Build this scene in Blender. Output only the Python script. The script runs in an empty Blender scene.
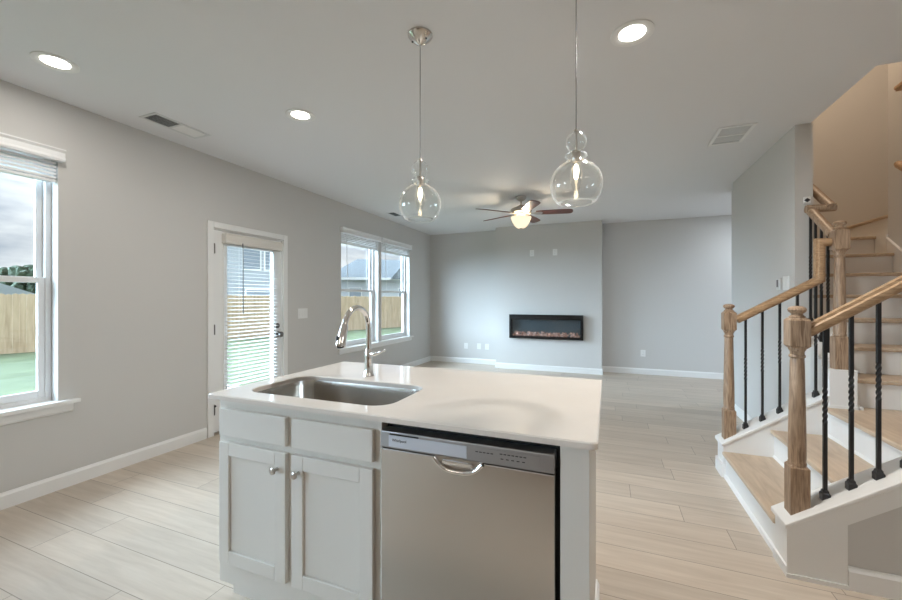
import bpy, bmesh, math, random
from mathutils import Vector, Matrix
random.seed(7)
S = bpy.context.scene
COL = S.collection
PI = math.pi

# ------------------------------------------------------------------ camera
YAW = 0.38
cam_d = bpy.data.cameras.new('camera')
cam_d.sensor_width = 36.0
cam_d.lens = 392.0 * 36.0 / 902.0
cam_d.clip_start = 0.02
cam_d.clip_end = 500
cam_d.shift_y = -0.8 / 902.0
cam = bpy.data.objects.new('camera', cam_d)
cam.location = (0, 0, 1.34)
cam.rotation_euler = (PI / 2, 0, YAW)
COL.objects.link(cam)
S.camera = cam

# ------------------------------------------------------------------ exposure
S.view_settings.view_transform = 'Standard'
S.view_settings.look = 'None'
S.view_settings.exposure = 0.56
S.view_settings.gamma = 1.0
S.view_settings.use_curve_mapping = False
S.cycles.max_bounces = 12
S.cycles.diffuse_bounces = 6
S.cycles.glossy_bounces = 5
S.cycles.transmission_bounces = 8
S.cycles.transparent_max_bounces = 24
S.cycles.sample_clamp_indirect = 6.0
S.cycles.caustics_reflective = False
S.cycles.caustics_refractive = False
S.cycles.use_denoising = True

# ------------------------------------------------------------------ sky (bright broken cloud)
W = bpy.data.worlds.new('sky')
S.world = W
W.use_nodes = True
nt = W.node_tree
nt.nodes.clear()
def wn(t, **kw):
    n = nt.nodes.new(t)
    for k, v in kw.items():
        setattr(n, k, v)
    return n
tc = wn('ShaderNodeTexCoord')
mp = wn('ShaderNodeMapping')
mp.inputs['Scale'].default_value = (1.0, 1.0, 3.2)
nz = wn('ShaderNodeTexNoise')
nz.inputs['Scale'].default_value = 3.4
nz.inputs['Detail'].default_value = 8
nz.inputs['Roughness'].default_value = 0.55
rmp = wn('ShaderNodeValToRGB')
e = rmp.color_ramp.elements
e[0].position = 0.33; e[0].color = (0.36, 0.52, 0.80, 1)
e[1].position = 0.70; e[1].color = (1.25, 1.30, 1.36, 1)
e2 = e.new(0.46); e2.color = (0.60, 0.68, 0.80, 1)
e3 = e.new(0.58); e3.color = (0.98, 1.04, 1.10, 1)
bg = wn('ShaderNodeBackground')
bg.inputs['Strength'].default_value = 0.62
wo = wn('ShaderNodeOutputWorld')
L = nt.links.new
L(tc.outputs['Generated'], mp.inputs['Vector'])
L(mp.outputs['Vector'], nz.inputs['Vector'])
L(nz.outputs['Fac'], rmp.inputs['Fac'])
sepz = wn('ShaderNodeSeparateXYZ')
grad = wn('ShaderNodeMapRange')          # an overcast sky is brighter overhead than at the horizon
grad.inputs['From Min'].default_value = 0.10; grad.inputs['From Max'].default_value = 0.85
grad.inputs['To Min'].default_value = 1.0; grad.inputs['To Max'].default_value = 3.2
gm = wn('ShaderNodeMix', data_type='RGBA', blend_type='MULTIPLY')
gm.inputs['Factor'].default_value = 1.0
L(tc.outputs['Generated'], sepz.inputs['Vector'])
L(sepz.outputs['Z'], grad.inputs['Value'])
L(rmp.outputs['Color'], gm.inputs['A'])
L(grad.outputs['Result'], gm.inputs['B'])
L(gm.outputs['Result'], bg.inputs['Color'])
L(bg.outputs['Background'], wo.inputs['Surface'])

# ------------------------------------------------------------------ sun veiled by cloud, low over the back garden
sun_d = bpy.data.lights.new('veiled_sun', 'SUN')
sun_d.energy = 30.0
sun_d.angle = math.radians(84)
sun_d.color = (0.62, 0.81, 1.0)
sun = bpy.data.objects.new('veiled_sun', sun_d)
sun.rotation_euler = Vector((0.79, 0.58, -0.21)).to_track_quat('-Z', 'Y').to_euler()
sun.location = (-8, -6, 6)
COL.objects.link(sun)

# unseen fill lights added in kitchen and hall, and the stairwell lamp upstairs
WARM = (1.0, 0.96, 0.90)
def ceiling_lamp(name, loc, watts, size=0.15, color=WARM):
    d = bpy.data.lights.new(name, 'AREA')
    d.shape = 'DISK'; d.size = size; d.energy = watts; d.color = color
    o = bpy.data.objects.new(name, d)
    o.location = loc
    COL.objects.link(o)
    return o
for (x, y, w) in ((-1.2, -1.5, 8.0), (2.3, -0.4, 14.0)):
    ceiling_lamp('added_kitchen_fill', (x, y, 2.72), w, 1.1, (1.0, 0.90, 0.79) if w < 10 else (1.0, 0.96, 0.92))  # soft fill added behind the camera, no fixture modelled
ceiling_lamp('added_hall_fill', (2.45, 6.9, 2.72), 16.0, 0.3, (0.80, 0.90, 1.0))  # unseen fill added to brighten the right part of the far wall
ceiling_lamp('upstairs_downlight', (1.95, 4.9, 5.1), 20.0, 0.2, (1.0, 0.76, 0.54))

# ================================================================== materials
def mat(name, color=(0.8, 0.8, 0.8), rough=0.5, metal=0.0, spec=0.5, var=0.0, scale=8.0, bump=0.0, bump_scale=60.0, emit=None, emit_s=0.0, coat=0.0):
    m = bpy.data.materials.new(name)
    m.use_nodes = True
    n = m.node_tree.nodes
    b = n['Principled BSDF']
    b.inputs['Base Color'].default_value = (*color, 1)
    b.inputs['Roughness'].default_value = rough
    b.inputs['Metallic'].default_value = metal
    b.inputs['Specular IOR Level'].default_value = spec
    b.inputs['Coat Weight'].default_value = coat
    lk = m.node_tree.links.new
    t = n.new('ShaderNodeTexCoord')
    if var > 0:
        z = n.new('ShaderNodeTexNoise'); z.inputs['Scale'].default_value = scale; z.inputs['Detail'].default_value = 4
        lk(t.outputs['Object'], z.inputs['Vector'])
        r = n.new('ShaderNodeValToRGB')
        r.color_ramp.elements[0].position = 0.3; r.color_ramp.elements[1].position = 0.7
        r.color_ramp.elements[0].color = (*[c * (1 - var) for c in color], 1)
        r.color_ramp.elements[1].color = (*[min(1, c * (1 + var)) for c in color], 1)
        lk(z.outputs['Fac'], r.inputs['Fac']); lk(r.outputs['Color'], b.inputs['Base Color'])
    if bump > 0:
        z2 = n.new('ShaderNodeTexNoise'); z2.inputs['Scale'].default_value = bump_scale; z2.inputs['Detail'].default_value = 3
        lk(t.outputs['Object'], z2.inputs['Vector'])
        bp = n.new('ShaderNodeBump'); bp.inputs['Strength'].default_value = bump; bp.inputs['Distance'].default_value = 0.002
        lk(z2.outputs['Fac'], bp.inputs['Height']); lk(bp.outputs['Normal'], b.inputs['Normal'])
    if emit:
        b.inputs['Emission Color'].default_value = (*emit, 1)
        b.inputs['Emission Strength'].default_value = emit_s
    return m

def glass_mat(name, tint=(1, 1, 1), ior=1.45, rough=0.0, rim=0.0):
    m = bpy.data.materials.new(name); m.use_nodes = True
    n = m.node_tree.nodes; n.clear(); lk = m.node_tree.links.new
    out = n.new('ShaderNodeOutputMaterial')
    tr = n.new('ShaderNodeBsdfTransparent'); tr.inputs['Color'].default_value = (*tint, 1)
    gl = n.new('ShaderNodeBsdfGlossy'); gl.inputs['Roughness'].default_value = rough
    lw = n.new('ShaderNodeLayerWeight'); lw.inputs['Blend'].default_value = 0.5
    pw = n.new('ShaderNodeMath'); pw.operation = 'POWER'; pw.inputs[1].default_value = 5.0 - rim
    lk(lw.outputs['Facing'], pw.inputs[0])
    mr = n.new('ShaderNodeMapRange'); f0 = ((ior - 1) / (ior + 1)) ** 2
    mr.inputs['To Min'].default_value = f0; mr.inputs['To Max'].default_value = 0.9
    lk(pw.outputs['Value'], mr.inputs['Value'])
    mx = n.new('ShaderNodeMixShader')
    lk(mr.outputs['Result'], mx.inputs['Fac']); lk(tr.outputs['BSDF'], mx.inputs[1]); lk(gl.outputs['BSDF'], mx.inputs[2])
    lk(mx.outputs['Shader'], out.inputs['Surface'])
    return m

def painted_rim_mat(name):
    """thin seeded glass: clear face-on, glossy at the grazing rim, whitened there in place of refracted light"""
    m = bpy.data.materials.new(name); m.use_nodes = True
    n = m.node_tree.nodes; n.clear(); lk = m.node_tree.links.new
    out = n.new('ShaderNodeOutputMaterial')
    tr = n.new('ShaderNodeBsdfTransparent'); tr.inputs['Color'].default_value = (0.985, 0.988, 0.985, 1)
    gl = n.new('ShaderNodeBsdfGlossy'); gl.inputs['Roughness'].default_value = 0.02
    df = n.new('ShaderNodeBsdfTranslucent'); df.inputs['Color'].default_value = (0.9, 0.92, 0.92, 1)  # white rim colour stands in for refracted highlights
    lw = n.new('ShaderNodeLayerWeight'); lw.inputs['Blend'].default_value = 0.5
    def pw(p, lo, hi):
        a = n.new('ShaderNodeMath'); a.operation = 'POWER'; a.inputs[1].default_value = p
        lk(lw.outputs['Facing'], a.inputs[0])
        b = n.new('ShaderNodeMapRange'); b.inputs['To Min'].default_value = lo; b.inputs['To Max'].default_value = hi
        lk(a.outputs['Value'], b.inputs['Value']); return b.outputs['Result']
    m1 = n.new('ShaderNodeMixShader'); lk(pw(4.0, 0.045, 0.75), m1.inputs['Fac']); lk(tr.outputs['BSDF'], m1.inputs[1]); lk(gl.outputs['BSDF'], m1.inputs[2])
    m2 = n.new('ShaderNodeMixShader'); lk(pw(5.0, 0.0, 0.45), m2.inputs['Fac']); lk(m1.outputs['Shader'], m2.inputs[1]); lk(df.outputs['BSDF'], m2.inputs[2])
    lk(m2.outputs['Shader'], out.inputs['Surface'])
    return m

def plank_mat():
    m = bpy.data.materials.new('oak_plank_floor'); m.use_nodes = True
    n = m.node_tree.nodes; lk = m.node_tree.links.new
    b = n['Principled BSDF']
    t = n.new('ShaderNodeTexCoord')
    sp = n.new('ShaderNodeSeparateXYZ'); lk(t.outputs['Object'], sp.inputs['Vector'])
    def mth(op, a, c=None, d=None):
        q = n.new('ShaderNodeMath'); q.operation = op
        for i, v in enumerate((a, c, d)):
            if v is None: continue
            if isinstance(v, (int, float)): q.inputs[i].default_value = v
            else: lk(v, q.inputs[i])
        return q.outputs['Value']
    PW, PL = 0.2, 1.22
    v = mth('DIVIDE', mth('SUBTRACT', sp.outputs['Y'], 0.112), PW)
    row = mth('FLOOR', v); fv = mth('SUBTRACT', v, row)
    wn1 = n.new('ShaderNodeTexWhiteNoise'); wn1.noise_dimensions = '1D'; lk(mth('ADD', row, 0.37), wn1.inputs['W'])
    u = mth('ADD', mth('DIVIDE', sp.outputs['X'], PL), wn1.outputs['Value'])
    col = mth('FLOOR', u); fu = mth('SUBTRACT', u, col)
    wn2 = n.new('ShaderNodeTexWhiteNoise'); wn2.noise_dimensions = '2D'
    cv = n.new('ShaderNodeCombineXYZ'); lk(row, cv.inputs['X']); lk(col, cv.inputs['Y']); lk(cv.outputs['Vector'], wn2.inputs['Vector'])
    sv = mth('LESS_THAN', mth('MULTIPLY', mth('MINIMUM', fv, mth('SUBTRACT', 1.0, fv)), PW), 0.0019)
    su = mth('LESS_THAN', mth('MULTIPLY', mth('MINIMUM', fu, mth('SUBTRACT', 1.0, fu)), PL), 0.0019)
    seamf = mth('MULTIPLY', mth('MAXIMUM', sv, su), 0.8)
    mg = n.new('ShaderNodeMapping'); mg.inputs['Scale'].default_value = (1.3, 16.0, 1.0)
    lk(t.outputs['Object'], mg.inputs['Vector'])
    sc = n.new('ShaderNodeVectorMath'); sc.operation = 'SCALE'; sc.inputs['Scale'].default_value = 11.3
    lk(wn2.outputs['Color'], sc.inputs[0])
    addv = n.new('ShaderNodeVectorMath'); addv.operation = 'ADD'
    lk(mg.outputs['Vector'], addv.inputs[0]); lk(sc.outputs['Vector'], addv.inputs[1])
    g = n.new('ShaderNodeTexNoise'); g.inputs['Scale'].default_value = 1.6; g.inputs['Detail'].default_value = 7; g.inputs['Roughness'].default_value = 0.6; g.inputs['Distortion'].default_value = 0.35
    lk(addv.outputs['Vector'], g.inputs['Vector'])
    r = n.new('ShaderNodeValToRGB')
    r.color_ramp.elements[0].position = 0.25; r.color_ramp.elements[0].color = (0.465, 0.388, 0.312, 1)
    r.color_ramp.elements[1].position = 0.75; r.color_ramp.elements[1].color = (0.61, 0.53, 0.445, 1)
    lk(g.outputs['Fac'], r.inputs['Fac'])
    tone = n.new('ShaderNodeMapRange'); tone.inputs['To Min'].default_value = 0.90; tone.inputs['To Max'].default_value = 1.07
    lk(wn2.outputs['Value'], tone.inputs['Value'])
    mul = n.new('ShaderNodeMix'); mul.data_type = 'RGBA'; mul.blend_type = 'MULTIPLY'; mul.inputs['Factor'].default_value = 1
    lk(r.outputs['Color'], mul.inputs['A']); lk(tone.outputs['Result'], mul.inputs['B'])
    seam = n.new('ShaderNodeMix'); seam.data_type = 'RGBA'
    seam.inputs['B'].default_value = (0.20, 0.165, 0.13, 1)
    lk(seamf, seam.inputs['Factor']); lk(mul.outputs['Result'], seam.inputs['A'])
    lk(seam.outputs['Result'], b.inputs['Base Color'])
    b.inputs['Roughness'].default_value = 0.42
    b.inputs['Specular IOR Level'].default_value = 0.4
    return m

def wood_mat(name, c0, c1, scale=(3, 3, 0.35), rough=0.42, nscale=9.0):
    m = bpy.data.materials.new(name); m.use_nodes = True
    n = m.node_tree.nodes; lk = m.node_tree.links.new
    b = n['Principled BSDF']
    t = n.new('ShaderNodeTexCoord')
    mg = n.new('ShaderNodeMapping'); mg.inputs['Scale'].default_value = scale
    lk(t.outputs['Object'], mg.inputs['Vector'])
    g = n.new('ShaderNodeTexNoise'); g.inputs['Scale'].default_value = nscale; g.inputs['Detail'].default_value = 6; g.inputs['Distortion'].default_value = 0.8
    lk(mg.outputs['Vector'], g.inputs['Vector'])
    r = n.new('ShaderNodeValToRGB')
    r.color_ramp.elements[0].position = 0.32; r.color_ramp.elements[0].color = (*c0, 1)
    r.color_ramp.elements[1].position = 0.68; r.color_ramp.elements[1].color = (*c1, 1)
    lk(g.outputs['Fac'], r.inputs['Fac']); lk(r.outputs['Color'], b.inputs['Base Color'])
    b.inputs['Roughness'].default_value = rough
    return m

def steel_mat(name, color, rough, axis=(25, 25, 0.3), amount=0.015):
    m = bpy.data.materials.new(name); m.use_nodes = True
    n = m.node_tree.nodes; lk = m.node_tree.links.new
    b = n['Principled BSDF']
    b.inputs['Base Color'].default_value = (*color, 1); b.inputs['Metallic'].default_value = 1.0
    t = n.new('ShaderNodeTexCoord'); mg = n.new('ShaderNodeMapping'); mg.inputs['Scale'].default_value = axis
    g = n.new('ShaderNodeTexNoise'); g.inputs['Scale'].default_value = 4.0; g.inputs['Detail'].default_value = 4
    mr = n.new('ShaderNodeMapRange'); mr.inputs['To Min'].default_value = rough - amount; mr.inputs['To Max'].default_value = rough + amount
    lk(t.outputs['Object'], mg.inputs['Vector']); lk(mg.outputs['Vector'], g.inputs['Vector'])
    lk(g.outputs['Fac'], mr.inputs['Value']); lk(mr.outputs['Result'], b.inputs['Roughness'])
    return m

M = dict(
    paint=mat('grey_wall_paint', (0.595, 0.585, 0.568), 0.75, spec=0.25, bump=0.05, bump_scale=150),
    ceil=mat('ceiling_paint', (0.76, 0.76, 0.77), 0.9, spec=0.1, bump=0.06, bump_scale=120),
    trim=mat('white_trim_paint', (0.80, 0.80, 0.79), 0.38),
    cab=mat('white_cabinet_paint', (0.68, 0.650, 0.600), 0.42),
    dark=mat('black_shadow_gap', (0.012, 0.012, 0.012), 0.6),
    quartz=mat('white_quartz', (0.73, 0.67, 0.61), 0.09, var=0.025, scale=5),
    steel=steel_mat('brushed_steel', (0.60, 0.58, 0.56), 0.24),
    steel2=steel_mat('satin_steel_panel', (0.42, 0.42, 0.43), 0.42),
    sink=steel_mat('sink_steel', (0.58, 0.55, 0.51), 0.20, axis=(8, 8, 2), amount=0.01),
    chrome=mat('polished_chrome', (0.86, 0.84, 0.82), 0.06, metal=1),
    nickel=mat('satin_nickel', (0.50, 0.46, 0.42), 0.28, metal=1),
    nickelb=mat('bright_nickel', (0.62, 0.59, 0.55), 0.16, metal=1),
    hingem=mat('dark_nickel', (0.20, 0.19, 0.18), 0.35, metal=1),
    black=mat('black_iron', (0.012, 0.012, 0.014), 0.42),
    rubber=mat('black_rubber', (0.02, 0.02, 0.02), 0.6),
    oak=wood_mat('oak_newel', (0.20, 0.125, 0.075), (0.46, 0.325, 0.22), scale=(12, 12, 0.9)),
    oakx=wood_mat('oak_handrail', (0.29, 0.17, 0.085), (0.53, 0.35, 0.205), scale=(1.0, 14, 14)),
    tread=wood_mat('oak_tread', (0.47, 0.36, 0.255), (0.60, 0.475, 0.355), scale=(3, 0.4, 3), rough=0.4),
    floor=plank_mat(),
    blind=mat('white_blind', (0.80, 0.80, 0.80), 0.5),
    vinyl=mat('white_vinyl', (0.74, 0.74, 0.74), 0.4),
    cord=mat('grey_cord', (0.16, 0.16, 0.16), 0.6),
    pane=glass_mat('window_glass', (0.97, 0.985, 0.98), 1.45),
    shade=painted_rim_mat('painted_rim_glass'),
    fpglass=glass_mat('fireplace_glass', (0.75, 0.78, 0.80), 1.7, rough=0.03),
    fpblack=mat('gloss_black_frame', (0.006, 0.006, 0.007), 0.22),
    fpback=mat('dark_firebox', (0.16, 0.20, 0.215), 0.7),  # blue-grey lift paints in the teal reflections on the glass
    mahog=wood_mat('dark_mahogany_blade', (0.075, 0.020, 0.012), (0.17, 0.05, 0.028), scale=(2, 2, 2), rough=0.3),
    lens=mat('lit_lens', (0.9, 0.9, 0.9), 0.4, emit=(1.0, 0.93, 0.82), emit_s=9.0),
    bowl=mat('lit_frosted_bowl', (0.9, 0.85, 0.75), 0.4, emit=(1.0, 0.80, 0.52), emit_s=0.62),
    bubble=mat('glass_seed', (0.9, 0.9, 0.9), 0.15, spec=0.8),
    bulbglass=mat('lit_bulb', (1, 0.9, 0.7), 0.3, emit=(1.0, 0.78, 0.50), emit_s=14.0),
    lcdgrey=mat('pale_silver_insert', (0.62, 0.66, 0.74), 0.35, metal=0.4),
    ink=mat('dark_lettering', (0.03, 0.03, 0.035), 0.5),
    ventgrey=mat('vent_white', (0.66, 0.67, 0.67), 0.5),
    steel2v=mat('vent_grille_grey', (0.42, 0.43, 0.44), 0.6),
    ventdark=mat('vent_shadow', (0.03, 0.033, 0.035), 0.7),
    grass=mat('lawn_grass', (0.092, 0.122, 0.058), 0.9, var=0.22, scale=1.3),
    concrete=mat('concrete', (0.55, 0.54, 0.52), 0.9, var=0.06),
    fence=wood_mat('raw_pine', (0.52, 0.37, 0.235), (0.70, 0.53, 0.36), scale=(6, 2.5, 0.4), rough=0.8, nscale=3),
    siding=mat('grey_siding', (0.36, 0.38, 0.41), 0.8),
    siding2=mat('pale_siding', (0.55, 0.57, 0.60), 0.8),
    shingle=mat('grey_shingle', (0.12, 0.135, 0.145), 0.9, var=0.15, scale=6),
    hglass=mat('dark_house_glass', (0.22, 0.25, 0.29), 0.1),
    leaf=mat('tree_leaf', (0.035, 0.055, 0.028), 0.9, var=0.4, scale=1.0),
    bark=mat('tree_bark', (0.10, 0.07, 0.05), 0.9),
    pebble=wood_mat('glass_ember', (0.28, 0.10, 0.06), (0.95, 0.80, 0.74), scale=(1, 1, 1), rough=0.25, nscale=22),
    cream=mat('added_block_brown', (0.30, 0.22, 0.16), 0.6),
)

_p = M['pebble'].node_tree.nodes['Principled BSDF']     # the electric ember bed glows a little
_p.inputs['Emission Color'].default_value = (1.0, 0.50, 0.30, 1); _p.inputs['Emission Strength'].default_value = 0.16

# ================================================================== helpers
ORG = {}
def nb(): return bmesh.new()
def box(bm, x0, x1, y0, y1, z0, z1):
    v = [bm.verts.new(p) for p in ((x0, y0, z0), (x1, y0, z0), (x1, y1, z0), (x0, y1, z0), (x0, y0, z1), (x1, y0, z1), (x1, y1, z1), (x0, y1, z1))]
    for f in ((3, 2, 1, 0), (4, 5, 6, 7), (0, 1, 5, 4), (1, 2, 6, 5), (2, 3, 7, 6), (3, 0, 4, 7)):
        bm.faces.new([v[i] for i in f])
    return v
def prism(bm, pts, a0, a1, axis):
    """outline pts (2D) extruded along axis: 'y' -> pts are (x,z); 'x' -> (y,z); 'z' -> (x,y)"""
    def mk(p, a):
        return {'y': (p[0], a, p[1]), 'x': (a, p[0], p[1]), 'z': (p[0], p[1], a)}[axis]
    A = [bm.verts.new(mk(p, a0)) for p in pts]; B = [bm.verts.new(mk(p, a1)) for p in pts]
    n = len(pts)
    bm.faces.new(A); bm.faces.new(B[::-1])
    for i in range(n):
        bm.faces.new((A[i], B[i], B[(i + 1) % n], A[(i + 1) % n]))
def lathe(bm, prof, c=(0, 0), seg=28, cap=True, axis='z', origin=(0, 0, 0)):
    """prof: list of (r, h)"""
    rings = []
    for r, h in prof:
        ring = []
        for k in range(seg):
            a = 2 * PI * k / seg
            p = (r * math.cos(a), r * math.sin(a), h)
            if axis == 'x': p = (p[2], p[0], p[1])
            if axis == 'y': p = (p[1], p[2], p[0])
            ring.append(bm.verts.new((p[0] + c[0] + origin[0], p[1] + c[1] + origin[1], p[2] + origin[2])))
        rings.append(ring)
    for a, b in zip(rings, rings[1:]):
        for k in range(seg):
            bm.faces.new((a[k], a[(k + 1) % seg], b[(k + 1) % seg], b[k]))
    if cap:
        bm.faces.new(rings[0][::-1]); bm.faces.new(rings[-1])
def tube(bm, path, r, seg=12, radii=None, cap=True):
    P = [Vector(p) for p in path]; rings = []
    t0 = (P[1] - P[0]).normalized()
    u = t0.orthogonal().normalized()
    for i, p in enumerate(P):
        t = (P[min(i + 1, len(P) - 1)] - P[max(i - 1, 0)]).normalized()
        u = (u - t * u.dot(t)).normalized(); w = t.cross(u)
        rr = radii[i] if radii else r
        rings.append([bm.verts.new(p + (u * math.cos(2 * PI * k / seg) + w * math.sin(2 * PI * k / seg)) * rr) for k in range(seg)])
    for a, b in zip(rings, rings[1:]):
        for k in range(seg):
            bm.faces.new((a[k], a[(k + 1) % seg], b[(k + 1) % seg], b[k]))
    if cap:
        bm.faces.new(rings[0][::-1]); bm.faces.new(rings[-1])
def sweep(bm, path, prof, side):
    """prof (s,u) swept along a path lying in the plane normal to `side`; mitred joints"""
    P = [Vector(p) for p in path]; sd = Vector(side).normalized(); rings = []
    for i, p in enumerate(P):
        ti = (P[i] - P[i - 1]).normalized() if i else (P[1] - P[0]).normalized()
        to = (P[i + 1] - P[i]).normalized() if i < len(P) - 1 else ti
        ui = ti.cross(sd); uo = to.cross(sd)
        ui = -ui; uo = -uo
        bis = (ui + uo).normalized(); k = 1 / max(0.3, bis.dot(ui))
        rings.append([bm.verts.new(p + sd * s + bis * (u * k)) for s, u in prof])
    n = len(prof)
    for a, b in zip(rings, rings[1:]):
        for k in range(n):
            bm.faces.new((a[k], a[(k + 1) % n], b[(k + 1) % n], b[k]))
    bm.faces.new(rings[0][::-1]); bm.faces.new(rings[-1])

def link(name, bm, m, parent=None, smooth=False, bevel=0.0, seg=2):
    bmesh.ops.recalc_face_normals(bm, faces=bm.faces[:])
    o0 = Vector(ORG[parent.name]) if parent else Vector((0, 0, 0))
    if parent:
        bmesh.ops.translate(bm, verts=bm.verts[:], vec=-o0)
    me = bpy.data.meshes.new(name); bm.to_mesh(me); bm.free()
    mm = M[m] if isinstance(m, str) else m
    me.materials.append(mm)
    if smooth:
        me.polygons.foreach_set('use_smooth', [True] * len(me.polygons))
        me.set_sharp_from_angle(angle=math.radians(38))
    o = bpy.data.objects.new(name, me); COL.objects.link(o)
    if parent: o.parent = parent
    ORG[o.name] = tuple(o0)
    if bevel:
        b = o.modifiers.new('bevel', 'BEVEL'); b.width = bevel; b.segments = seg; b.limit_method = 'ANGLE'; b.angle_limit = math.radians(40)
    return o
def thing(name, label, cat, loc=(0, 0, 0), group=None, kind=None):
    o = bpy.data.objects.new(name, None); o.empty_display_size = 0.1
    COL.objects.link(o); o.location = loc; ORG[o.name] = tuple(loc)
    if label: o['label'] = label
    if cat: o['category'] = cat
    if group: o['group'] = group
    if kind: o['kind'] = kind
    return o
def tag(o, label, cat, group=None):
    o['label'] = label; o['category'] = cat
    if group: o['group'] = group
    return o
def dup(root, loc, label=None, group=None):
    def cp(o, par):
        c = o.copy(); COL.objects.link(c); c.parent = par
        ORG[c.name] = ORG.get(o.name, (0, 0, 0))
        for ch in list(o.children): cp(ch, c)
        return c
    r = root.copy(); COL.objects.link(r); r.location = loc; ORG[r.name] = tuple(loc)
    for ch in list(root.children): cp(ch, r)
    if label: r['label'] = label
    if group: r['group'] = group
    return r
def struct(name, bm, m, parent=None, bevel=0.0, smooth=False):
    o = link(name, bm, m, parent, bevel=bevel, smooth=smooth)
    if not parent: o['kind'] = 'structure'
    return o
def text_mesh(name, s, size, loc, m, parent, depth=0.0006):
    cu = bpy.data.curves.new(name, 'FONT'); cu.body = s; cu.size = size; cu.extrude = depth
    t = bpy.data.objects.new(name, cu); COL.objects.link(t)
    me = bpy.data.meshes.new_from_object(t)
    bpy.data.objects.remove(t)
    bm = nb(); bm.from_mesh(me); bpy.data.meshes.remove(me)
    bmesh.ops.rotate(bm, verts=bm.verts[:], cent=(0, 0, 0), matrix=Matrix.Rotation(PI / 2, 3, 'X'))
    bmesh.ops.translate(bm, verts=bm.verts[:], vec=loc)
    return link(name, bm, m, parent)

# ================================================================== dimensions
XL = -3.59; XLO = -3.76          # garden wall, inner and outer face
YB = 7.78; YC = 7.45             # far wall, fireplace breast
H = 2.74
YF = -2.6; XR = 3.4
W1 = (0.55, 1.535, 0.62, 2.36)   # y0 y1 z0 z1
W0 = (-2.15, -1.15, 0.62, 2.36)  # unseen window opening, added to bring daylight onto the kitchen floor
W2 = (4.69, 5.68, 0.62, 2.36)
W3 = (5.78, 6.80, 0.62, 2.36)
D1 = (2.70, 3.59, 2.04)
R = 0.197; RUN1 = 0.295; NX = 0.80; RUN2 = 0.275; NY = 3.55
WY = 3.95; WX0 = 1.398; WX1 = 1.512      # end of the stair wall
SXR = 2.5                                # right wall of the stairs
YU = 6.0                                 # back wall of the stairwell
YO = 3.13; HU = 5.2                      # ceiling opening, upstairs ceiling

# ================================================================== room shell
bm = nb(); box(bm, XLO, XR + 0.2, YF - 0.2, YB + 0.2, -0.2, 0.0); struct('floor', bm, 'floor')
bm = nb()
box(bm, XLO, WX1 - 0.015, YF - 0.2, YB + 0.2, H, H + 0.25)
box(bm, WX1 - 0.015, XR + 0.2, YF - 0.2, YO, H, H + 0.25)
box(bm, WX1 - 0.015, XR + 0.2, YU + 0.1, YB + 0.2, H, H + 0.25)
struct('ceiling', bm, 'ceil')
bm = nb(); box(bm, WX1 - 0.3, XR + 0.2, YO - 0.2, YU + 0.2, HU, HU + 0.1); struct('ceiling_upstairs', bm, 'ceil')

bm = nb()
ops = [(*W0,), (*W1,), (D1[0], D1[1], 0.0, D1[2]), (*W2,), (*W3,)]
ys = YF - 0.2
for (a, b, c, d) in ops:
    box(bm, XLO, XL, ys, a, 0, H)
    if c > 0: box(bm, XLO, XL, a, b, 0, c)
    box(bm, XLO, XL, a, b, d, H)
    ys = b
box(bm, XLO, XL, ys, YB + 0.2, 0, H)
struct('wall_left', bm, 'paint')
bm = nb(); box(bm, XL, XR + 0.2, YB, YB + 0.2, 0, H); struct('wall_back', bm, 'paint')
bm = nb(); box(bm, -2.03, -0.092, YC, YB, 0, H); struct('wall_fireplace', bm, 'paint')
bm = nb(); box(bm, XL, XR + 0.2, YF - 0.2, YF, 0, H); struct('wall_front', bm, 'paint')
bm = nb(); box(bm, -1.15, 2.4, YF, -0.72, 0, 0.92); struct('added_counter_block', bm, 'cream')  # unseen block added to give the dishwasher a brown reflection
bm = nb(); box(bm, XR, XR + 0.2, YF, 2.36, 0, H); box(bm, XR, XR + 0.2, YU + 0.1, 6.25, 0, H); box(bm, XR, XR + 0.2, 7.55, YB, 0, H); box(bm, XR, XR + 0.2, 6.25, 7.55, 0, 0.2); box(bm, XR, XR + 0.2, 6.25, 7.55, 2.4, H); struct('wall_right', bm, 'paint')  # unglazed opening past the stair wall is added, unseen, for daylight
# stair wall between living room and flight, with its end facing the kitchen
bm = nb()
box(bm, WX0, WX1, WY, 5.62, 0, H); box(bm, WX1 - 0.012, WX1 + 0.1, 5.62, YU, 0, H)
box(bm, WX1 - 0.015, WX1, YO, YU, H + 0.25, HU)
struct('wall_stair', bm, 'paint')
bm = nb(); box(bm, WX1 - 0.012, XR + 0.2, YU, YU + 0.1, 0, HU); struct('wall_stairwell_back', bm, 'paint')
bm = nb()
box(bm, SXR, SXR + 0.1, 2.53, 5.05, 0, HU); box(bm, SXR + 0.1, XR + 0.2, 2.36, 2.52, 0, H)
struct('wall_stairwell_right', bm, 'paint')
bm = nb(); box(bm, WX1, XR + 0.2, YO - 0.1, YO, H + 0.25, HU); box(bm, XR, XR + 0.2, YO, YU, 0, HU); box(bm, SXR + 0.1, XR, 4.95, 5.05, 0, HU)
struct('wall_stairwell_front', bm, 'paint')

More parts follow.
